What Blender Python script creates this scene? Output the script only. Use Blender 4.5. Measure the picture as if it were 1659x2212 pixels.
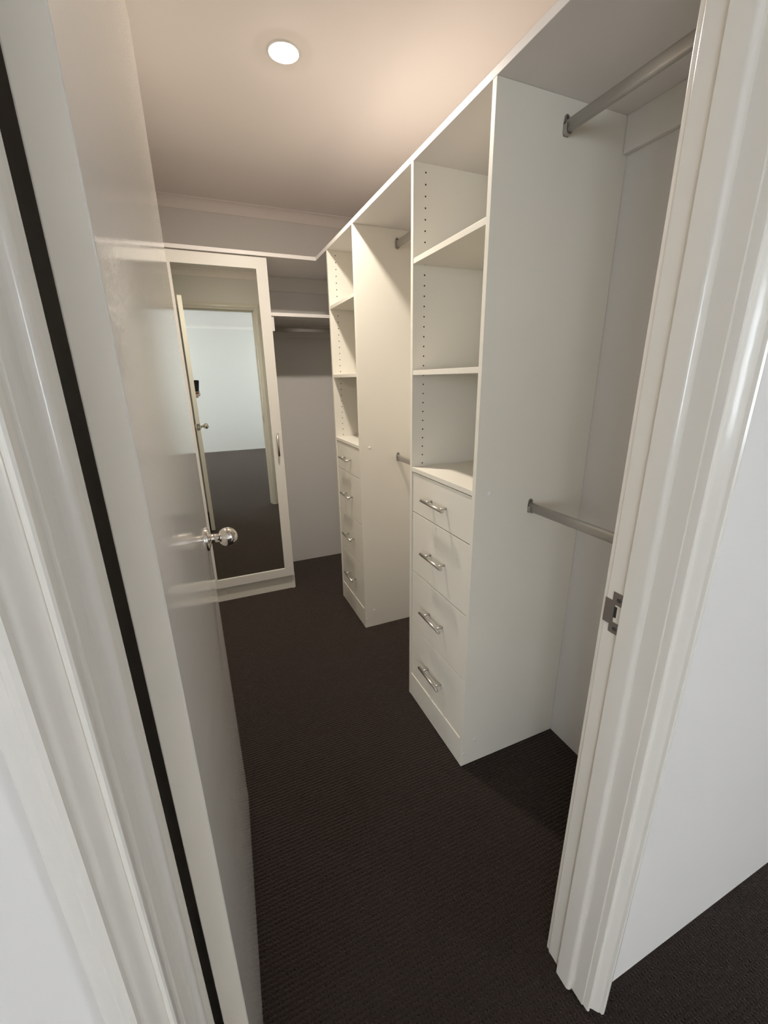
import bpy, bmesh, math
from mathutils import Vector, Matrix

# ------------------------------------------------------------------ clear
for o in list(bpy.data.objects):
    bpy.data.objects.remove(o, do_unlink=True)
scene = bpy.context.scene
COL = scene.collection

# ------------------------------------------------------------------ camera
F_PX = 899.66                       # focal length in pixels of a 1659 x 2212 frame
YAW, PITCH, ROLL = 0.3993, -0.3089, -0.0160
CAM = Vector((0.0, 0.0, 1.372))
fw = Vector((math.sin(YAW) * math.cos(PITCH), math.cos(YAW) * math.cos(PITCH), math.sin(PITCH)))
rt0 = Vector((math.cos(YAW), -math.sin(YAW), 0))
up0 = rt0.cross(fw)
rt = math.cos(ROLL) * rt0 + math.sin(ROLL) * up0
up = -math.sin(ROLL) * rt0 + math.cos(ROLL) * up0
CAM_M = Matrix((
    (rt.x, up.x, -fw.x, CAM.x),
    (rt.y, up.y, -fw.y, CAM.y),
    (rt.z, up.z, -fw.z, CAM.z),
    (0, 0, 0, 1)))
cd = bpy.data.cameras.new('camera')
cam = bpy.data.objects.new('camera', cd)
COL.objects.link(cam)
cam.matrix_world = CAM_M
cd.sensor_fit = 'VERTICAL'
cd.sensor_height = 24.0
cd.sensor_width = 18.0
cd.lens = F_PX / 2212.0 * 24.0
cd.clip_start = 0.01
cd.clip_end = 60
scene.camera = cam

# ------------------------------------------------------------------ world, exposure
SKY = 9.1
LAMP = 300.0           # glow of the downlight's diffuser
LAMP_W = 3.4           # beam of the downlight
LAMP_SPREAD = 150.0
w = bpy.data.worlds.new('daylight')
scene.world = w
w.use_nodes = True
bg = w.node_tree.nodes['Background']
bg.inputs[0].default_value = (0.87, 0.955, 1.03, 1)
bg.inputs[1].default_value = SKY
vs = scene.view_settings
vs.view_transform = 'Standard'
vs.look = 'None'
vs.gamma = 1
vs.use_curve_mapping = False
vs.exposure = 0.72
scene.cycles.use_light_tree = False

# bedroom window openings (one in each side wall) with sky portals in them
WXL, WXR = -2.30, 2.70
WINS = ((WXL, -1, -3.70, -1.90, 0.80, 2.15), (WXR, 1, -3.10, -2.10, 0.80, 2.15))   # wall x, outward side, y0, y1, z0, z1
for wx, sd, wy0, wy1, wz0, wz1 in WINS:
    pd = bpy.data.lights.new('window_portal', 'AREA')
    pd.shape = 'RECTANGLE'
    pd.size = wy1 - wy0
    pd.size_y = wz1 - wz0
    pd.cycles.is_portal = True
    po = bpy.data.objects.new('window_portal', pd)
    COL.objects.link(po)
    po.location = (wx + sd * 0.08, (wy0 + wy1) / 2, (wz0 + wz1) / 2)
    po.rotation_euler = (math.radians(90), 0, math.radians(90 * sd))   # faces into the room


# ------------------------------------------------------------------ materials
def mat(name, color, rough=0.5, metal=0.0, spec=0.5, coat=0.0, coat_rough=0.05, emit=None, estr=0.0):
    m = bpy.data.materials.new(name)
    m.use_nodes = True
    b = m.node_tree.nodes['Principled BSDF']
    b.inputs['Base Color'].default_value = (*color, 1)
    b.inputs['Roughness'].default_value = rough
    b.inputs['Metallic'].default_value = metal
    b.inputs['Specular IOR Level'].default_value = spec
    b.inputs['Coat Weight'].default_value = coat
    b.inputs['Coat Roughness'].default_value = coat_rough
    if emit:
        b.inputs['Emission Color'].default_value = (*emit, 1)
        b.inputs['Emission Strength'].default_value = estr
    return m


def nodes(m):
    return m.node_tree.nodes, m.node_tree.links, m.node_tree.nodes['Principled BSDF']


def add_bump(m, scale, strength, dist, detail=2.0, stretch=(1, 1, 1), target='Normal'):
    n, l, b = nodes(m)
    tc = n.new('ShaderNodeTexCoord')
    mp = n.new('ShaderNodeMapping')
    mp.inputs['Scale'].default_value = stretch
    nz = n.new('ShaderNodeTexNoise')
    nz.inputs['Scale'].default_value = scale
    nz.inputs['Detail'].default_value = detail
    bp = n.new('ShaderNodeBump')
    bp.inputs['Strength'].default_value = strength
    bp.inputs['Distance'].default_value = dist
    l.new(tc.outputs['Object'], mp.inputs[0])
    l.new(mp.outputs[0], nz.inputs['Vector'])
    l.new(nz.outputs['Fac'], bp.inputs['Height'])
    l.new(bp.outputs[0], b.inputs[target])
    if target == 'Normal':
        l.new(bp.outputs[0], b.inputs['Coat Normal'])


M = {}
M['wall'] = mat('painted_plaster', (0.775, 0.745, 0.708), 0.6, spec=0.3)
M['ceiling'] = mat('ceiling_paint', (0.88, 0.815, 0.775), 0.7, spec=0.2)
M['melamine'] = mat('white_melamine', (0.86, 0.82, 0.725), 0.42, spec=0.4)
M['cleat'] = mat('cleat_board', (0.81, 0.775, 0.715), 0.5, spec=0.3)
M['dooredge'] = mat('door_edge_paint', (0.84, 0.775, 0.67), 0.45, spec=0.3)
M['edge'] = mat('white_edge_strip', (0.83, 0.79, 0.76), 0.4)
M['gloss'] = mat('gloss_enamel', (0.79, 0.745, 0.67), 0.16, spec=0.5)
add_bump(M['gloss'], 160, 0.10, 0.0010, detail=1, stretch=(1, 1, 0.35))
M['doorpaint'] = mat('door_gloss_enamel', (0.77, 0.725, 0.66), 0.032, spec=0.5)
add_bump(M['doorpaint'], 330, 0.16, 0.0006, detail=1)
M['satin'] = mat('satin_vinyl_wrap', (0.82, 0.79, 0.73), 0.38, spec=0.4)
M['mirror'] = mat('mirror_glass', (0.84, 0.87, 0.80), 0.012, metal=1.0)
M['steel'] = mat('brushed_steel', (0.62, 0.60, 0.56), 0.28, metal=1.0)
M['chrome'] = mat('polished_chrome', (0.78, 0.75, 0.71), 0.08, metal=1.0)
M['alu'] = mat('satin_aluminium', (0.50, 0.48, 0.45), 0.52, metal=0.8)
M['zinc'] = mat('zinc_bracket', (0.42, 0.40, 0.37), 0.35, metal=0.9)
M['strike'] = mat('worn_strike_steel', (0.30, 0.27, 0.25), 0.38, metal=0.85)
M['screw'] = mat('dark_screw', (0.12, 0.12, 0.12), 0.4, metal=0.8)
M['dark'] = mat('cavity_shade', (0.03, 0.028, 0.025), 0.8)  # near-black colour that paints in the shade inside holes
M['cap'] = mat('white_plastic_cap', (0.90, 0.89, 0.86), 0.25)
M['lamp'] = mat('led_diffuser', (0.9, 0.9, 0.9), 0.5, emit=(1.0, 0.91, 0.80), estr=LAMP)
M['lamptrim'] = mat('white_lamp_trim', (0.8, 0.78, 0.75), 0.4)
M['winframe'] = mat('window_frame_paint', (0.7, 0.7, 0.7), 0.3)
M['phone'] = mat('dark_phone_glass', (0.012, 0.013, 0.018), 0.15)
M['phone_side'] = mat('phone_metal_band', (0.05, 0.05, 0.055), 0.3, metal=0.8)
M['lens'] = mat('camera_lens_glass', (0.004, 0.004, 0.006), 0.03)
M['skin'] = mat('skin', (0.42, 0.24, 0.17), 0.5)
M['skin'].node_tree.nodes['Principled BSDF'].inputs['Subsurface Weight'].default_value = 0.1
M['nail'] = mat('fingernail', (0.55, 0.36, 0.30), 0.3)

# window pane: clear thin glass
m = bpy.data.materials.new('window_glass')
m.use_nodes = True
nt = m.node_tree
nt.nodes.clear()
out = nt.nodes.new('ShaderNodeOutputMaterial')
mix = nt.nodes.new('ShaderNodeMixShader')
tr = nt.nodes.new('ShaderNodeBsdfTransparent')
gl = nt.nodes.new('ShaderNodeBsdfGlossy')
gl.inputs['Roughness'].default_value = 0.02
mix.inputs[0].default_value = 0.06
nt.links.new(tr.outputs[0], mix.inputs[1])
nt.links.new(gl.outputs[0], mix.inputs[2])
nt.links.new(mix.outputs[0], out.inputs[0])
M['pane'] = m

# ribbed loop-pile carpet
m = mat('loop_pile_carpet', (0.03, 0.024, 0.021), 0.9, spec=0.15)
M['carpet'] = m
_b = m.node_tree.nodes['Principled BSDF']
_b.inputs['Sheen Weight'].default_value = 0.35
_b.inputs['Sheen Roughness'].default_value = 0.45
_b.inputs['Sheen Tint'].default_value = (0.77, 0.63, 0.56, 1)
n, l, b = nodes(m)
tc = n.new('ShaderNodeTexCoord')


def wave(axis, period, dist, dscale):
    wv = n.new('ShaderNodeTexWave')
    wv.wave_type = 'BANDS'
    wv.bands_direction = axis
    wv.wave_profile = 'SIN'
    wv.inputs['Scale'].default_value = math.pi / 10.0 / period
    wv.inputs['Distortion'].default_value = dist
    wv.inputs['Detail'].default_value = 2
    wv.inputs['Detail Scale'].default_value = dscale
    l.new(tc.outputs['Object'], wv.inputs['Vector'])
    return wv


def mth(op, a, c):
    k = n.new('ShaderNodeMath')
    k.operation = op
    for i, v in enumerate((a, c)):
        if isinstance(v, (int, float)):
            k.inputs[i].default_value = v
        else:
            l.new(v, k.inputs[i])
    return k.outputs[0]


rows = wave('Y', 0.0110, 2.6, 5.0)
loops = wave('X', 0.0090, 5.0, 6.0)
fz = n.new('ShaderNodeTexNoise')
fz.inputs['Scale'].default_value = 420
fz.inputs['Detail'].default_value = 2
l.new(tc.outputs['Object'], fz.inputs['Vector'])
pits = mth('MULTIPLY', mth('SUBTRACT', 1.0, rows.outputs['Fac']), mth('SUBTRACT', 1.0, loops.outputs['Fac']))
h = mth('ADD', mth('MULTIPLY', rows.outputs['Fac'], 0.22), mth('MULTIPLY', mth('SUBTRACT', 1.0, pits), 0.75))
h = mth('ADD', h, mth('MULTIPLY', fz.outputs['Fac'], 0.7))
bp = n.new('ShaderNodeBump')
bp.inputs['Strength'].default_value = 0.9
bp.inputs['Distance'].default_value = 0.004
l.new(h, bp.inputs['Height'])
l.new(bp.outputs[0], b.inputs['Normal'])
bn = n.new('ShaderNodeTexNoise')
bn.inputs['Scale'].default_value = 2.2
l.new(tc.outputs['Object'], bn.inputs['Vector'])
cr = n.new('ShaderNodeValToRGB')
cr.color_ramp.elements[0].position = 0.25
cr.color_ramp.elements[1].position = 1.0
cr.color_ramp.elements[0].color = (0.003, 0.0022, 0.0018, 1)
cr.color_ramp.elements[1].color = (0.024, 0.0155, 0.0122, 1)
l.new(mth('MULTIPLY', h, 0.72), cr.inputs[0])
l.new(cr.outputs[0], b.inputs['Base Color'])


# ------------------------------------------------------------------ helpers
def link(name, me, material=None, parent=None):
    o = bpy.data.objects.new(name, me)
    COL.objects.link(o)
    if me is not None and material is not None:
        me.materials.append(M[material])
    if parent is not None:
        o.parent = parent
        # children keep their world coordinates: parents are unrotated empties
        o.location = -parent_world(parent)
    return o


def parent_world(p):
    v = Vector((0, 0, 0))
    while p is not None:
        v += p.location
        p = p.parent
    return v


def tag(o, label, cat, group=None, kind=None):
    o['label'] = label
    o['category'] = cat
    if group:
        o['group'] = group
    if kind:
        o['kind'] = kind
    return o


def thing(name, loc, label, cat, group=None, kind=None):
    o = bpy.data.objects.new(name, None)
    COL.objects.link(o)
    o.location = loc
    o.empty_display_size = 0.05
    return tag(o, label, cat, group, kind)


def to_mesh(bm, name, smooth=False):
    bmesh.ops.recalc_face_normals(bm, faces=bm.faces)
    me = bpy.data.meshes.new(name)
    bm.to_mesh(me)
    bm.free()
    if smooth:
        for p in me.polygons:
            p.use_smooth = True
    return me


def add_box(bm, x0, x1, y0, y1, z0, z1):
    v = [bm.verts.new(c) for c in ((x0, y0, z0), (x1, y0, z0), (x1, y1, z0), (x0, y1, z0),
                                   (x0, y0, z1), (x1, y0, z1), (x1, y1, z1), (x0, y1, z1))]
    for f in ((0, 3, 2, 1), (4, 5, 6, 7), (0, 1, 5, 4), (1, 2, 6, 5), (2, 3, 7, 6), (3, 0, 4, 7)):
        bm.faces.new([v[i] for i in f])
    return v


def box(name, dims, material, parent=None, bev=0.0):
    bm = bmesh.new()
    add_box(bm, *dims)
    if bev:
        bmesh.ops.bevel(bm, geom=list(bm.edges), offset=bev, segments=2, affect='EDGES', profile=0.5)
    return link(name, to_mesh(bm, name), material, parent)


def extrude_profile(bm, pts, axis, a, c, cap=True):
    """pts: list of 2D points; axis 'x','y','z' extrusion from a to c."""
    def P(p, t):
        if axis == 'z':
            return (p[0], p[1], t)
        if axis == 'y':
            return (p[0], t, p[1])
        return (t, p[0], p[1])
    A = [bm.verts.new(P(p, a)) for p in pts]
    B = [bm.verts.new(P(p, c)) for p in pts]
    k = len(pts)
    for i in range(k):
        j = (i + 1) % k
        bm.faces.new((A[i], A[j], B[j], B[i]))
    if cap:
        bm.faces.new(A[::-1])
        bm.faces.new(B)


def cyl(bm, p0, p1, r, seg=16, r1=None):
    p0, p1 = Vector(p0), Vector(p1)
    d = (p1 - p0).normalized()
    a = d.orthogonal().normalized()
    c = d.cross(a)
    r1 = r if r1 is None else r1
    A, B = [], []
    for i in range(seg):
        t = 2 * math.pi * i / seg
        u = a * math.cos(t) + c * math.sin(t)
        A.append(bm.verts.new(p0 + u * r))
        B.append(bm.verts.new(p1 + u * r1))
    for i in range(seg):
        j = (i + 1) % seg
        f = bm.faces.new((A[i], A[j], B[j], B[i]))
        f.smooth = True
    bm.faces.new(A[::-1])
    bm.faces.new(B)


def lathe(bm, org, axis, prof, seg=28):
    """prof: (distance along axis, radius)."""
    org = Vector(org)
    d = Vector(axis).normalized()
    a = d.orthogonal().normalized()
    c = d.cross(a)
    rings = []
    for (t, r) in prof:
        if r < 1e-6:
            rings.append([bm.verts.new(org + d * t)])
        else:
            rings.append([bm.verts.new(org + d * t + (a * math.cos(2 * math.pi * i / seg) + c * math.sin(2 * math.pi * i / seg)) * r) for i in range(seg)])
    for R0, R1 in zip(rings, rings[1:]):
        for i in range(seg):
            j = (i + 1) % seg
            if len(R0) == 1 and len(R1) == 1:
                continue
            if len(R0) == 1:
                f = bm.faces.new((R0[0], R1[i], R1[j]))
            elif len(R1) == 1:
                f = bm.faces.new((R0[i], R0[j], R1[0]))
            else:
                f = bm.faces.new((R0[i], R0[j], R1[j], R1[i]))
            f.smooth = True


# ------------------------------------------------------------------ main dimensions (metres)
XF = 0.7077            # front plane of the shelving towers
XW = 1.1388            # closet right wall
YW = 3.0827            # closet far wall
XL = -0.139            # closet left wall
ZC = 2.390             # ceiling
YB, YC = 0.3494, 0.453  # bedroom face / closet face of the front wall
JL, JR, JH = -0.1104, 0.6192, 2.055   # door jamb faces and head
A1, A2 = 0.985, 1.4127
B1, B2 = 1.9765, 2.3997
TOP = 2.016            # underside of the continuous top shelf
BX0, BX1, BY0 = WXL, WXR, -3.95       # bedroom extents

# ------------------------------------------------------------------ structure
fl = box('floor', (BX0 - 0.1, BX1 + 0.1, BY0 - 0.1, YW + 0.1, -0.08, 0.0), 'carpet')
tag(fl, 'dark brown ribbed loop pile carpet running through doorway', 'carpet', kind='structure')
ce = box('ceiling', (BX0 - 0.1, BX1 + 0.1, BY0 - 0.1, YW + 0.1, ZC, ZC + 0.08), 'ceiling')
tag(ce, 'plain off-white painted plaster ceiling above the closet', 'ceiling', kind='structure')


def multi_box(name, lst, material, label, cat='wall', kind='structure'):
    bm = bmesh.new()
    for d in lst:
        add_box(bm, *d)
    o = link(name, to_mesh(bm, name), material)
    return tag(o, label, cat, kind=kind)


RJ = 0.020  # jamb thickness
multi_box('wall_front', [
    (BX0 - 0.1, JL - RJ, YB, YC, 0, ZC), (JR + RJ, BX1 + 0.1, YB, YC, 0, ZC), (JL - RJ, JR + RJ, YB, YC, JH + RJ, ZC)],
    'wall', 'pale painted wall around the closet doorway, facing the bedroom')
multi_box('wall_right', [(XW, XW + 0.09, YC, YW, 0, ZC)], 'wall', 'pale painted closet wall behind the shelving towers')
multi_box('wall_back', [(XL - 0.09, XW + 0.09, YW, YW + 0.09, 0, ZC)], 'wall', 'pale painted closet wall at the far end beside the mirror')
multi_box('wall_left', [(XL - 0.09, XL, YC, YW, 0, ZC)], 'wall', 'pale painted closet wall behind the open door')
for wx, sd, wy0, wy1, wz0, wz1 in WINS:
    xa, xb = min(wx, wx + sd * 0.1), max(wx, wx + sd * 0.1)
    side = 'left' if sd < 0 else 'right'
    multi_box('wall_bedroom_' + side, [
        (xa, xb, BY0, wy0, 0, ZC), (xa, xb, wy1, YB, 0, ZC), (xa, xb, wy0, wy1, 0, wz0), (xa, xb, wy0, wy1, wz1, ZC)],
        'wall', 'pale bedroom side wall with a window, %s of the doorway' % side)
multi_box('wall_bedroom_back', [(BX0 - 0.1, BX1 + 0.1, BY0 - 0.1, BY0, 0, ZC)], 'wall', 'pale bedroom wall reflected in the mirror')

# bedroom windows
for k, (wx, sd, wy0, wy1, wz0, wz1) in enumerate(WINS):
    xa, xb = min(wx + sd * 0.03, wx + sd * 0.07), max(wx + sd * 0.03, wx + sd * 0.07)
    win = thing('window_%d' % (k + 1), (wx, (wy0 + wy1) / 2, wz0), 'white framed bedroom window in the %s side wall' % ('left' if sd < 0 else 'right'), 'window', kind='structure')
    ym = (wy0 + wy1) / 2
    for nm, d in (('window_frame', (xa, xb, wy0, wy0 + 0.04, wz0, wz1)), ('window_frame', (xa, xb, wy1 - 0.04, wy1, wz0, wz1)),
                  ('window_frame', (xa, xb, wy0 + 0.04, wy1 - 0.04, wz0, wz0 + 0.04)), ('window_frame', (xa, xb, wy0 + 0.04, wy1 - 0.04, wz1 - 0.04, wz1)),
                  ('mullion', (xa, xb, ym - 0.02, ym + 0.02, wz0 + 0.04, wz1 - 0.04))):
        box(nm, d, 'winframe', win)
    for y0, y1 in ((wy0 + 0.04, ym - 0.02), (ym + 0.02, wy1 - 0.04)):
        box('pane', (xa + 0.018, xa + 0.022, y0, y1, wz0 + 0.04, wz1 - 0.04), 'pane', win)


# cove cornices
def cove(c=0.054, k=8):
    """(distance from wall, drop below ceiling): concave quarter"""
    pts = [(0, 0), (c, 0), (c, 0.005)]
    for i in range(k + 1):
        t = math.pi / 2 * i / k
        pts.append((c - (c - 0.005) * math.sin(t), c - (c - 0.005) * math.cos(t)))
    pts += [(0.005, c), (0, c)]
    out = []
    for p in pts:
        if not out or (abs(p[0] - out[-1][0]) + abs(p[1] - out[-1][1])) > 1e-6:
            out.append(p)
    return out


trim_count = [0]


def cornice(kind, pos, sgn, a, c, label):
    """kind 'x': wall plane at x=pos, runs along y; sgn = direction into the room"""
    trim_count[0] += 1
    bm = bmesh.new()
    pts = [(pos + sgn * d, ZC - q) for d, q in cove()]
    extrude_profile(bm, pts, 'y' if kind == 'x' else 'x', a, c)
    name = 'trim_%d' % trim_count[0]
    o = link(name, to_mesh(bm, name), 'ceiling')
    tag(o, label, 'cornice', kind='structure')
    return o


cornice('y', YW, -1, XL, XW, 'cove cornice above the far closet wall')
cornice('x', XW, -1, YC, YW, 'cove cornice above the shelving towers')
cornice('x', XL, 1, YC, YW, 'cove cornice on the closet wall behind the door')
cornice('y', YC, 1, XL, XW, 'cove cornice above the doorway inside the closet')
cornice('y', BY0, 1, BX0, BX1, 'cove cornice of the bedroom wall seen in the mirror')
cornice('y', YB, -1, BX0, BX1, 'cove cornice above the doorway on the bedroom side')
cornice('x', BX0, 1, BY0, YB, 'cove cornice on the left bedroom wall')
cornice('x', BX1, -1, BY0, YB, 'cove cornice on the right bedroom wall')

# ------------------------------------------------------------------ door frame
frame = thing('trim_%d' % (trim_count[0] + 1), (JR, YB, 0), 'glossy white door frame and architraves around the closet doorway', 'door frame', kind='structure')
E0 = 0.0003
box('jamb', (JL - RJ, JL, YB, YC, 0, JH), 'gloss', frame, 0.0012)
box('jamb', (JR, JR + RJ, YB, YC, 0, JH), 'gloss', frame, 0.0012)
box('jamb', (JL - RJ, JR + RJ, YB, YC, JH, JH + RJ), 'gloss', frame, 0.0012)


def u_path(name, prof, left_clip=None):
    """prof: (u outward from the opening, y). Three mitred legs, each a part."""
    k = len(prof)
    legs = (((JL, -1, 0), (JL, -1, 1)), ((JL, -1, 1), (JR, 1, 1)), ((JR, 1, 1), (JR, 1, 0)))
    for li, (s, e) in enumerate(legs):
        bm = bmesh.new()
        rings = []
        for (jx, sg, top) in (s, e):
            ring = []
            for (u, y) in prof:
                uu = u
                if left_clip is not None and sg < 0:
                    uu = min(u, left_clip)
                ring.append(bm.verts.new((jx + sg * uu, y, (JH + u) if top else 0.0)))
            rings.append(ring)
        for i in range(k):
            j = (i + 1) % k
            bm.faces.new((rings[0][i], rings[0][j], rings[1][j], rings[1][i]))
        bm.faces.new(rings[0])
        bm.faces.new(rings[1][::-1])
        bmesh.ops.remove_doubles(bm, verts=bm.verts, dist=1e-6)
        me = to_mesh(bm, name)
        for p in me.polygons:
            p.use_smooth = True
        o = link(name, me, 'gloss', frame)
        md = o.modifiers.new('edges', 'EDGE_SPLIT')
        md.split_angle = math.radians(28)


# colonial-style architrave: (outward, proud of the wall)
ARCH = [(0.003, 0.0), (0.003, 0.0095)]
for i in range(6):                                  # inner bead
    t = math.pi * (1 - i / 5.0)
    ARCH.append((0.0068 + 0.0038 * math.cos(t), 0.0095 + 0.0040 * math.sin(t)))
ARCH += [(0.0115, 0.0105)]
for i in range(1, 7):                               # rising ogee
    t = i / 6.0
    ARCH.append((0.0115 + 0.016 * t, 0.0105 + 0.014 * (t * t * (3 - 2 * t))))
ARCH += [(0.0290, 0.0290), (0.0335, 0.0300), (0.0385, 0.0285), (0.0430, 0.0240), (0.0560, 0.0175), (0.0600, 0.0140), (0.0600, 0.0)]
u_path('architrave', [(u, YB - v) for u, v in ARCH])
u_path('architrave', [(u, YC + v * 0.75) for u, v in ARCH], left_clip=0.0275)
# door stop, rounded on the bedroom side
ST = [(0.0, 0.4157), (-0.0115, 0.4157)]
for i in range(6):
    t = math.pi / 2 * i / 5.0
    ST.append((-0.0115 + 0.0075 * (1 - math.cos(t)), 0.3795 + 0.0075 * (1 - math.sin(t))))
ST += [(0.0, 0.3795)]
u_path('door_stop', ST)

# strike plate on the right jamb
SX = JR - 0.0016
SZ0, SZ1, SY0, SY1 = 0.936, 1.014, 0.4162, 0.4405
HZ0, HZ1, HY0, HY1 = 0.957, 0.991, 0.4205, 0.4350
bm = bmesh.new()
for d in ((SY0, SY1, SZ0, HZ0), (SY0, SY1, HZ1, SZ1), (SY0, HY0, HZ0, HZ1), (HY1, SY1, HZ0, HZ1), (SY1, YC + 0.001, 0.951, 0.997)):
    add_box(bm, SX, JR + 0.0002, *d)
bmesh.ops.remove_doubles(bm, verts=bm.verts, dist=1e-6)
sp = link('strike_plate', to_mesh(bm, 'strike_plate'), 'strike', frame)
sp['label'] = 'dark steel strike plate'
box('latch_hole_shade', (JR - 0.0006, JR + 0.0002, HY1 - 0.0045, HY1, HZ0 + 0.009, HZ1 - 0.004), 'dark', sp)  # thin dark block painted as the latch hole's shade; nothing is cut out
for z in (0.9465, 1.0025):
    bm = bmesh.new()
    lathe(bm, (SX, 0.4285, z), (-1, 0, 0), [(0.0, 0.0045), (0.0006, 0.0042), (0.0008, 0.0026), (0.0002, 0.0012), (0.0002, 0.0)], 14)
    link('screw', to_mesh(bm, 'screw'), 'screw', sp)

# ------------------------------------------------------------------ door leaf (standing open)
HP = Vector((-0.0621, 0.453))      # right-hand hinge corner
FP = Vector((-0.0280, 1.165))      # right-hand free corner
dv = (FP - HP)
LEN = dv.length
ang = math.atan2(dv.y, dv.x)       # leaf direction
TH = 0.0345
door = thing('door_1', (HP.x, HP.y, 0), 'glossy white flush door standing open into the closet on the left', 'door', kind='structure')
door.rotation_euler = (0, 0, ang)


def dlink(name, bm, material, parent=door):
    o = bpy.data.objects.new(name, to_mesh(bm, name))
    COL.objects.link(o)
    o.data.materials.append(M[material])
    o.parent = parent
    return o


# local frame: +x along the leaf, +y away from the visible face (to the left), visible face at y=0
bm = bmesh.new()
add_box(bm, 0, LEN, 0, TH, 0.014, 2.048)
bmesh.ops.bevel(bm, geom=list(bm.edges), offset=0.0016, segments=2, affect='EDGES', profile=0.5)
leaf = dlink('leaf', bm, 'doorpaint')
leaf.data.materials.append(M['dooredge'])
for p in leaf.data.polygons:
    if p.normal.x < -0.95:
        p.material_index = 1
KX, KZ = LEN - 0.075, 0.990
KN = [(0.0, 0.0305), (0.003, 0.0305), (0.0055, 0.028), (0.008, 0.019), (0.010, 0.0135), (0.013, 0.0115), (0.030, 0.0105)]
ball_c, ball_r = 0.0505, 0.0245
for i in range(1, 15):
    t = math.radians(154 - 154 * i / 14.0)
    KN.append((ball_c + ball_r * math.cos(t), ball_r * math.sin(t)))
KN[-1] = (ball_c + ball_r, 0.0)
for sgn, y0 in ((-1, 0.0), (1, TH)):
    bm = bmesh.new()
    lathe(bm, (KX, y0, KZ), (0, sgn, 0), KN, 32)
    kb = dlink('door_knob', bm, 'chrome')
    kb['label'] = 'polished chrome ball knob'
bm = bmesh.new()
add_box(bm, LEN, LEN + 0.0012, TH / 2 - 0.0125, TH / 2 + 0.0125, KZ - 0.028, KZ + 0.028)
fp = dlink('latch_plate', bm, 'strike')
bm = bmesh.new()
extrude_profile(bm, [(LEN + 0.0012, TH / 2 - 0.006), (LEN + 0.010, TH / 2 + 0.004), (LEN + 0.010, TH / 2 + 0.006), (LEN + 0.0012, TH / 2 + 0.006)], 'z', KZ - 0.010, KZ + 0.010)
dlink('latch_bolt', bm, 'steel', fp)


# ------------------------------------------------------------------ shelving towers
PT = 0.016      # board thickness
HX, HR = XF + 0.044, 0.0027


def holed_panel(name, y_face, y_back, zs, parent):
    """upright board; the face at y_face (towards the doorway) carries a column of shelf pin holes"""
    bm = bmesh.new()
    x0, x1, z0, z1 = XF, XW - 0.001, 0.0, TOP
    c = 0.012
    # back, edges
    def q(*v):
        bm.faces.new([bm.verts.new(p) for p in v])
    q((x0, y_back, z0), (x1, y_back, z0), (x1, y_back, z1), (x0, y_back, z1))
    q((x0, y_face, z0), (x0, y_back, z0), (x0, y_back, z1), (x0, y_face, z1))
    q((x1, y_face, z0), (x1, y_back, z0), (x1, y_back, z1), (x1, y_face, z1))
    q((x0, y_face, z0), (x1, y_face, z0), (x1, y_back, z0), (x0, y_back, z0))
    q((x0, y_face, z1), (x1, y_face, z1), (x1, y_back, z1), (x0, y_back, z1))
    # face either side of the hole column
    q((x0, y_face, z0), (HX - c, y_face, z0), (HX - c, y_face, z1), (x0, y_face, z1))
    q((HX + c, y_face, z0), (x1, y_face, z0), (x1, y_face, z1), (HX + c, y_face, z1))
    prev = z0
    for z in sorted(zs):
        q((HX - c, y_face, prev), (HX + c, y_face, prev), (HX + c, y_face, z - c), (HX - c, y_face, z - c))
        sq, ho, hb = [], [], []
        for i in range(8):
            t = math.pi / 4 * i
            cx, cz = math.cos(t), math.sin(t)
            k = c / max(abs(cx), abs(cz))
            sq.append(bm.verts.new((HX + cx * k, y_face, z + cz * k)))
            ho.append(bm.verts.new((HX + cx * HR, y_face, z + cz * HR)))
            hb.append(bm.verts.new((HX + cx * HR, y_face + 0.010, z + cz * HR)))
        for i in range(8):
            j = (i + 1) % 8
            bm.faces.new((sq[i], sq[j], ho[j], ho[i]))
            bm.faces.new((ho[i], ho[j], hb[j], hb[i])).material_index = 1
        bm.faces.new(hb).material_index = 1
        prev = z + c
    q((HX - c, y_face, prev), (HX + c, y_face, prev), (HX + c, y_face, z1), (HX - c, y_face, z1))
    bmesh.ops.remove_doubles(bm, verts=bm.verts, dist=1e-6)
    o = link(name, to_mesh(bm, name), 'melamine', parent)
    o.data.materials.append(M['dark'])
    return o


S1, S2, S3 = 1.750, 1.400, 1.0515      # shelf top surfaces
DL = [0.8755, 0.6212, 0.3679, 0.1169]  # drawer joints
HZ = [0.954, 0.746, 0.4955, 0.240]     # handle heights


def bar_handle(bm, base, normal, along, length=0.150, posts=0.098, stand=0.030, r=0.0058):
    base, n_, a = Vector(base), Vector(normal), Vector(along)
    c = base + n_ * stand
    cyl(bm, c - a * length / 2, c + a * length / 2, r, 14)
    for s in (-1, 1):
        p = base + a * s * posts / 2
        cyl(bm, p, p + n_ * (stand - 0.002), 0.0042, 10)


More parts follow.
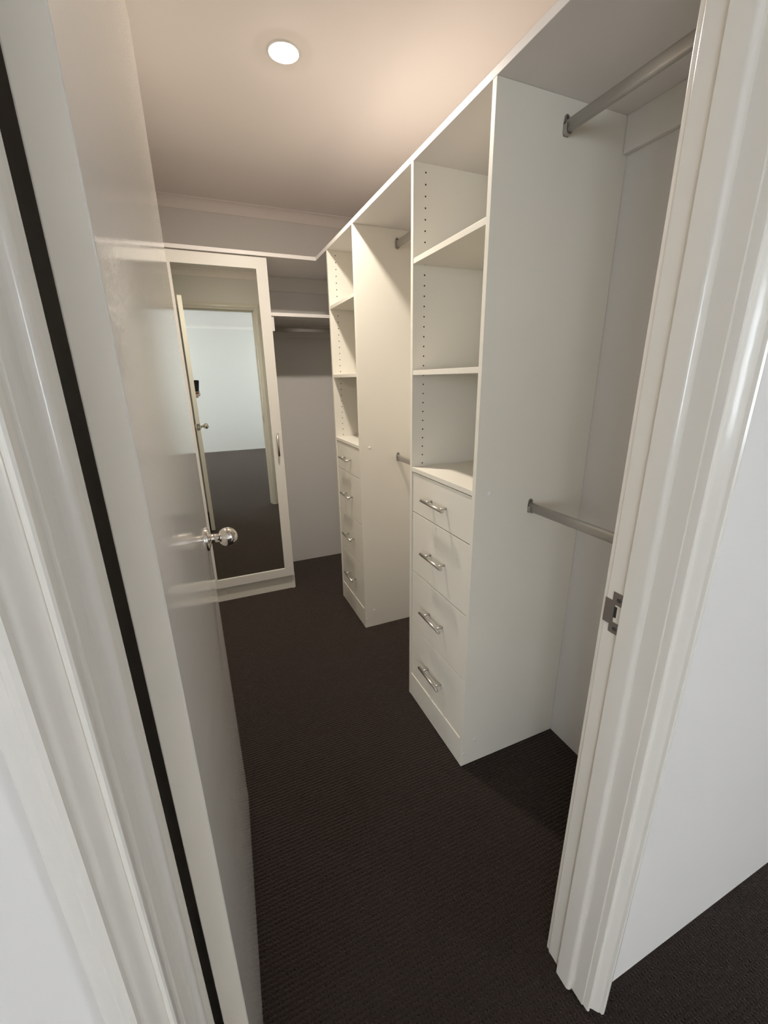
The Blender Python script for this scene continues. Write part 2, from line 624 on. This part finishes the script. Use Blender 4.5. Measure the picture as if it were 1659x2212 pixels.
def tower(name, y0, y1, label, hole_phase):
    t = thing(name, ((XF + XW) / 2, (y0 + y1) / 2, 0), label, 'shelving', 'shelving towers along the right wall')
    xb = XW - 0.001
    p = box('side_panel', (XF, xb, y0, y0 + PT, 0, TOP), 'melamine', t, 0.0008)
    zs = [S3 + 0.012 + 0.032 * i for i in range(0, 31)]
    zs = [z for z in zs if z < TOP - 0.02]
    holed_panel('side_panel', y1 - PT, y1, zs, t)
    ya, yb = y0 + PT + 0.0005, y1 - PT - 0.0005
    for z in (S1, S2):
        box('shelf', (XF + 0.0015, xb - 0.012, ya, yb, z - 0.0165, z), 'melamine', t, 0.0008)
    box('drawer_top', (XF + 0.0005, xb - 0.012, ya, yb, S3 - 0.0165, S3), 'melamine', t, 0.0008)
    box('back_panel', (xb - 0.010, xb - 0.002, ya, yb, 0.0, TOP), 'melamine', t)
    zt = S3 - 0.0165
    for i in range(4):
        hi = (zt if i == 0 else DL[i - 1]) - 0.0018
        lo = DL[i] + 0.0018
        d = box('drawer', (XF + 0.004, XF + 0.020, ya + 0.0022, yb - 0.0022, lo, hi - (0.002 if i == 0 else 0)), 'melamine', t, 0.0010)
        bm = bmesh.new()
        bar_handle(bm, (XF + 0.004, (y0 + y1) / 2 - 0.001, HZ[i]), (-1, 0, 0), (0, 1, 0))
        hd = link('handle', to_mesh(bm, 'handle'), 'steel', d)
        hd['label'] = 'brushed steel bar handle'
    box('drawer_carcass', (XF + 0.024, xb - 0.013, ya + 0.006, yb - 0.006, DL[3] + 0.006, zt - 0.006), 'melamine', t)
    box('kick_board', (XF + 0.0003, XF + 0.0163, ya, yb, 0.0, DL[3] - 0.0012), 'melamine', t, 0.0012)
    for (x, z) in ((0.760, 1.040), (0.763, 0.102), (0.717, 0.055)):
        bm = bmesh.new()
        lathe(bm, (x, y0, z), (0, -1, 0), [(0.0, 0.0078), (0.0007, 0.0074), (0.0011, 0.005), (0.0012, 0.0)], 14)
        link('cover_cap', to_mesh(bm, 'cover_cap'), 'cap', t)
    return t


tower('shelving_tower', A1, A2, 'tall white shelving tower with four drawers, nearest the doorway', 0)
tower('shelving_tower', B1, B2, 'tall white shelving tower with four drawers, farther one near the mirrored wardrobe', 0)

# ------------------------------------------------------------------ continuous top shelf (L-shaped)
YS = 2.6126          # front of the far run
ts = thing('top_shelf', (XF, YS, TOP), 'long white L-shaped top shelf running over the towers and wardrobe', 'shelf')
bm = bmesh.new()
pts = [(XF, YC + 0.002), (XW - 0.001, YC + 0.002), (XW - 0.001, YW - 0.001), (XL + 0.001, YW - 0.001), (XL + 0.001, YS), (XF, YS)]
extrude_profile(bm, pts, 'z', TOP + 0.0002, TOP + 0.0192)
bmesh.ops.bevel(bm, geom=list(bm.edges), offset=0.0008, segments=1, affect='EDGES')
link('shelf_board', to_mesh(bm, 'shelf_board'), 'edge', ts)
box('wall_cleat', (XW - 0.017, XW - 0.001, YC + 0.001, A1 - 0.001, 1.932, TOP), 'cleat', ts, 0.001)
box('wall_cleat', (XW - 0.017, XW - 0.001, A2 + 0.001, B1 - 0.001, 1.932, TOP), 'cleat', ts, 0.001)
box('wall_cleat', (0.46, XW - 0.018, YW - 0.017, YW - 0.001, 1.932, TOP), 'cleat', ts, 0.001)

# ------------------------------------------------------------------ mirrored wardrobe at the far end
WD0, WD1 = -0.112, 0.4347      # door edges
DY = 2.6256                    # door front
wr = thing('mirrored_wardrobe', (0.16, YW, 0), 'tall white wardrobe with a full-length mirror door at the far end', 'wardrobe')
box('side_panel', (WD1 - 0.017, WD1 - 0.001, DY + 0.020, YW - 0.001, 0, TOP - 0.001), 'melamine', wr)
box('side_panel', (XL + 0.001, XL + 0.017, DY + 0.020, YW - 0.001, 0, TOP - 0.001), 'melamine', wr)
box('kick_board', (XL + 0.018, 0.4405, 2.651, 2.667, 0, 0.112), 'melamine', wr, 0.001)
box('filler', (XL + 0.001, WD0 - 0.002, DY, DY + 0.018, 0.106, 2.0135), 'melamine', wr)
MX0, MX1, MZ0, MZ1 = -0.0494, 0.3755, 0.1627, 1.955
bm = bmesh.new()
o0, o1, z0, z1 = WD0, WD1, 0.106, 2.0135
ch = 0.0015
ring_o = [(o0, z0), (o1, z0), (o1, z1), (o0, z1)]
ring_i = [(MX0, MZ0), (MX1, MZ0), (MX1, MZ1), (MX0, MZ1)]
vo = [bm.verts.new((x, DY, z)) for x, z in ring_o]
vi = [bm.verts.new((x, DY, z)) for x, z in ring_i]
vib = [bm.verts.new((x, DY + 0.009, z)) for x, z in ring_i]
vob = [bm.verts.new((x, DY + 0.018, z)) for x, z in ring_o]
for i in range(4):
    j = (i + 1) % 4
    bm.faces.new((vo[i], vo[j], vi[j], vi[i]))
    bm.faces.new((vi[i], vi[j], vib[j], vib[i]))
    bm.faces.new((vo[i], vo[j], vob[j], vob[i]))
bm.faces.new(vib)
bm.faces.new(vob[::-1])
wd = link('door', to_mesh(bm, 'door'), 'satin', wr)
mo = box('mirror', (MX0 + 0.0003, MX1 - 0.0003, DY + 0.0075, DY + 0.0088, MZ0 + 0.0003, MZ1 - 0.0003), 'mirror', wd)
mo['label'] = 'full-length mirror panel'
bm = bmesh.new()
bar_handle(bm, (0.4035, DY, 0.999), (0, -1, 0), (0, 0, 1), length=0.140, posts=0.096, stand=0.028)
ho = link('handle', to_mesh(bm, 'handle'), 'steel', wd)
ho['label'] = 'vertical brushed steel bar handle'

# ------------------------------------------------------------------ hat shelf and rail bay at the far end
hs = thing('hat_shelf', (0.79, YW, 1.73), 'white shelf above a rail in the far corner beside the mirrored wardrobe', 'shelf')
box('shelf_board', (WD1 + 0.0003, XW - 0.001, 2.632, YW - 0.001, 1.724, 1.742), 'edge', hs, 0.0008)
box('end_cleat', (WD1 + 0.0003, 0.4505, 2.640, YW - 0.018, 1.645, 1.7225), 'edge', hs, 0.0008)
box('wall_cleat', (0.452, XW - 0.001, YW - 0.017, YW - 0.001, 1.651, 1.7235), 'cleat', hs, 0.0008)


# ------------------------------------------------------------------ hanging rails
def rail(p0, p1, label, r_w=0.0075, r_h=0.0150):
    """flat-oval rail between two end points (axis x or y), with end brackets"""
    p0, p1 = Vector(p0), Vector(p1)
    t = thing('hanging_rail', (p0 + p1) / 2, label, 'rail', 'oval hanging rails')
    d = (p1 - p0).normalized()
    side = Vector((-d.y, d.x, 0))
    zz = Vector((0, 0, 1))
    prof = []
    for i in range(8):
        a = math.pi * i / 7
        prof.append((r_w * math.cos(a), (r_h - r_w) + r_w * math.sin(a)))
    for i in range(8):
        a = math.pi + math.pi * i / 7
        prof.append((r_w * math.cos(a), -(r_h - r_w) + r_w * math.sin(a)))
    bm = bmesh.new()
    A = [bm.verts.new(p0 + d * 0.004 + side * u + zz * v) for u, v in prof]
    B = [bm.verts.new(p1 - d * 0.004 + side * u + zz * v) for u, v in prof]
    k = len(prof)
    for i in range(k):
        bm.faces.new((A[i], A[(i + 1) % k], B[(i + 1) % k], B[i])).smooth = True
    bm.faces.new(A[::-1])
    bm.faces.new(B)
    me = to_mesh(bm, 'rail_tube')
    link('rail_tube', me, 'alu', t)
    for end, dd in ((p0, d), (p1, -d)):
        bm = bmesh.new()
        # back plate: slotted tab reaching above the rail
        outl = []
        for i in range(9):
            a = math.pi * i / 8
            outl.append((0.0085 * math.cos(a), 0.019 + 0.0085 * math.sin(a)))
        outl += [(-0.0100, 0.004), (-0.0100, -0.012), (-0.007, -0.0185), (0.007, -0.0185), (0.0100, -0.012), (0.0100, 0.004)]
        P = [bm.verts.new(end + dd * 0.0005 + side * u + zz * v) for u, v in outl]
        Q = [bm.verts.new(end + dd * 0.0022 + side * u + zz * v) for u, v in outl]
        for i in range(len(outl)):
            j = (i + 1) % len(outl)
            bm.faces.new((P[i], P[j], Q[j], Q[i]))
        bm.faces.new(P[::-1])
        bm.faces.new(Q)
        # cup holding the underside of the rail
        cup = []
        for s in range(11):
            a = math.pi + math.pi * s / 10
            cup.append((0.0100 * math.cos(a), -0.0075 + 0.0108 * math.sin(a)))
        ins = []
        for s in range(11):
            a = 2 * math.pi - math.pi * s / 10
            ins.append((0.0079 * math.cos(a), -0.0075 + 0.0079 * math.sin(a)))
        cc = [(-0.0100, 0.004)] + cup + [(0.0100, 0.004), (0.0079, 0.004)] + ins + [(-0.0079, 0.004)]
        P = [bm.verts.new(end + dd * 0.0022 + side * u + zz * v) for u, v in cc]
        Q = [bm.verts.new(end + dd * 0.0135 + side * u + zz * v) for u, v in cc]
        for i in range(len(cc)):
            j = (i + 1) % len(cc)
            bm.faces.new((P[i], P[j], Q[j], Q[i]))
        bm.faces.new(Q)
        bk = link('bracket', to_mesh(bm, 'bracket'), 'zinc', t)
        bm = bmesh.new()
        lathe(bm, end + dd * 0.0022 + zz * 0.0205, dd, [(0, 0.0036), (0.0010, 0.0032), (0.0014, 0.0), ], 12)
        link('screw', to_mesh(bm, 'screw'), 'screw', bk)
    return t


RX = 0.9190
ZU, ZL = 1.955, 0.978
rail((RX, YC + 0.0002, ZU), (RX, A1 - 0.0002, ZU), 'grey oval hanging rail, upper one in the bay nearest the doorway')
rail((RX, YC + 0.0002, ZL), (RX, A1 - 0.0002, ZL), 'grey oval hanging rail, lower one in the bay nearest the doorway')
rail((RX, A2 + 0.0002, ZU), (RX, B1 - 0.0002, ZU), 'grey oval hanging rail, upper one between the two shelving towers')
rail((RX, A2 + 0.0002, ZL), (RX, B1 - 0.0002, ZL), 'grey oval hanging rail, lower one between the two shelving towers')
rail((0.4507, 2.835, 1.675), (XW - 0.0002, 2.835, 1.675), 'grey oval hanging rail under the shelf beside the mirrored wardrobe')

# ------------------------------------------------------------------ ceiling downlight
LX, LY = 0.400, 1.725
dl = thing('downlight', (LX, LY, ZC), 'round glowing recessed downlight in the closet ceiling', 'light')
bm = bmesh.new()
lathe(bm, (LX, LY, ZC), (0, 0, -1), [(0.0, 0.053), (0.003, 0.052), (0.0045, 0.049), (0.004, 0.0465), (0.0005, 0.0462)], 48)
link('trim_ring', to_mesh(bm, 'trim_ring'), 'lamptrim', dl)
bm = bmesh.new()
lathe(bm, (LX, LY, ZC), (0, 0, -1), [(0.0006, 0.0462), (0.0040, 0.0450), (0.0060, 0.036), (0.0072, 0.020), (0.0076, 0.0)], 48)
link('diffuser', to_mesh(bm, 'diffuser'), 'lamp', dl)
ld = bpy.data.lights.new('downlight_beam', 'AREA')
ld.shape = 'DISK'
ld.size = 0.084
ld.energy = LAMP_W
ld.spread = math.radians(LAMP_SPREAD)
ld.color = (1.0, 0.91, 0.80)
lo = bpy.data.objects.new('downlight_beam', ld)
COL.objects.link(lo)
lo.parent = dl
lo.location = (0, 0, -0.0085)


# ------------------------------------------------------------------ phone and hand behind the lens (seen in the mirror)
def cam_pt(x, y, z):
    return CAM_M @ Vector((x, y, z))      # camera axes: x right, y up, z back towards the photographer


PX0, PX1, PY0, PY1 = -0.055, 0.019, -0.132, 0.019
PZ0, PZ1 = 0.0035, 0.0115
phone = thing('phone', cam_pt((PX0 + PX1) / 2, PY0, PZ1), 'dark phone held up to take the picture, reflected in the mirror', 'phone')


def rounded(x0, x1, y0, y1, r, k=5):
    pts = []
    for cx, cy, a0 in ((x1 - r, y1 - r, 0), (x0 + r, y1 - r, 90), (x0 + r, y0 + r, 180), (x1 - r, y0 + r, 270)):
        for i in range(k + 1):
            a = math.radians(a0 + 90 * i / k)
            pts.append((cx + r * math.cos(a), cy + r * math.sin(a)))
    return pts


def slab(name, pts, z0, z1, material, parent):
    bm = bmesh.new()
    A = [bm.verts.new(cam_pt(x, y, z0)) for x, y in pts]
    B = [bm.verts.new(cam_pt(x, y, z1)) for x, y in pts]
    k = len(pts)
    for i in range(k):
        bm.faces.new((A[i], A[(i + 1) % k], B[(i + 1) % k], B[i]))
    bm.faces.new(A[::-1])
    bm.faces.new(B)
    return link(name, to_mesh(bm, name), material, parent)


slab('body', rounded(PX0, PX1, PY0, PY1, 0.011), PZ0 + 0.0008, PZ1 - 0.0008, 'phone_side', phone)
slab('back_glass', rounded(PX0 + 0.0008, PX1 - 0.0008, PY0 + 0.0008, PY1 - 0.0008, 0.0105), PZ0, PZ0 + 0.0009, 'phone', phone)
slab('screen', rounded(PX0 + 0.0015, PX1 - 0.0015, PY0 + 0.0015, PY1 - 0.0015, 0.010), PZ1 - 0.0009, PZ1, 'phone', phone)
bump = slab('camera_bump', rounded(PX1 - 0.038, PX1 - 0.002, PY1 - 0.038, PY1 - 0.002, 0.009), 0.0022, PZ0, 'phone', phone)
for lx, ly in ((-0.009, -0.009), (0.009, -0.009), (-0.009, 0.009)):
    cx, cy = PX1 - 0.020 + lx, PY1 - 0.020 + ly
    slab('lens_ring', [(cx + 0.0068 * math.cos(2 * math.pi * i / 18), cy + 0.0068 * math.sin(2 * math.pi * i / 18)) for i in range(18)], 0.0012, 0.0022, 'lens', bump)

# left hand: palm at the phone's left edge, fingers across the lower back, tips past the right edge
hand_pts, hand_edges, hand_r = [], [], []


def hv(p, r, prev=None):
    hand_pts.append(cam_pt(p[0], p[1] - 0.030, p[2]))
    hand_r.append(r)
    i = len(hand_pts) - 1
    if prev is not None:
        hand_edges.append((prev, i))
    return i


wrist = hv((-0.088, -0.185, 0.045), 0.024)
f1 = hv((-0.105, -0.270, 0.085), 0.030, wrist)
f2 = hv((-0.125, -0.370, 0.135), 0.037, f1)
palm0 = hv((-0.078, -0.150, 0.028), 0.021, wrist)
fingers = (  # knuckle, mid, tip joints (camera axes)
    ((-0.070, -0.088, 0.018), (-0.050, -0.084, -0.010), (-0.012, -0.080, -0.011), (0.018, -0.080, -0.006), (0.026, -0.081, 0.003)),
    ((-0.071, -0.107, 0.018), (-0.051, -0.104, -0.011), (-0.008, -0.101, -0.012), (0.022, -0.101, -0.007), (0.032, -0.102, 0.002)),
    ((-0.072, -0.125, 0.018), (-0.051, -0.124, -0.011), (-0.010, -0.121, -0.012), (0.020, -0.121, -0.007), (0.030, -0.122, 0.002)),
    ((-0.073, -0.142, 0.020), (-0.053, -0.142, -0.008), (-0.020, -0.140, -0.010), (0.004, -0.140, -0.006), (0.013, -0.140, 0.000)))
for fi, fg in enumerate(fingers):
    rr = (0.0110, 0.0088, 0.0082, 0.0074, 0.0058) if fi < 3 else (0.0100, 0.0078, 0.0070, 0.0064, 0.0050)
    pv = palm0
    for p, r in zip(fg, rr):
        pv = hv(p, r, pv)
tb = hv((-0.072, -0.118, 0.034), 0.013, palm0)
t1 = hv((-0.060, -0.092, 0.031), 0.0100, tb)
t2 = hv((-0.047, -0.070, 0.024), 0.0088, t1)
t3 = hv((-0.040, -0.052, 0.0215), 0.0070, t2)
me = bpy.data.meshes.new('hand')
me.from_pydata([tuple(p) for p in hand_pts], hand_edges, [])
hand = bpy.data.objects.new('person', me)
COL.objects.link(hand)
me.materials.append(M['skin'])
sk = hand.modifiers.new('skin', 'SKIN')
sk.use_smooth_shade = True
for i, v in enumerate(me.skin_vertices[0].data):
    v.radius = (hand_r[i], hand_r[i])
    v.use_root = (i == wrist)
sb = hand.modifiers.new('sub', 'SUBSURF')
sb.levels = 2
sb.render_levels = 2
tag(hand, 'bare hand and forearm holding up the phone, fingertips reflected in the mirror', 'person')
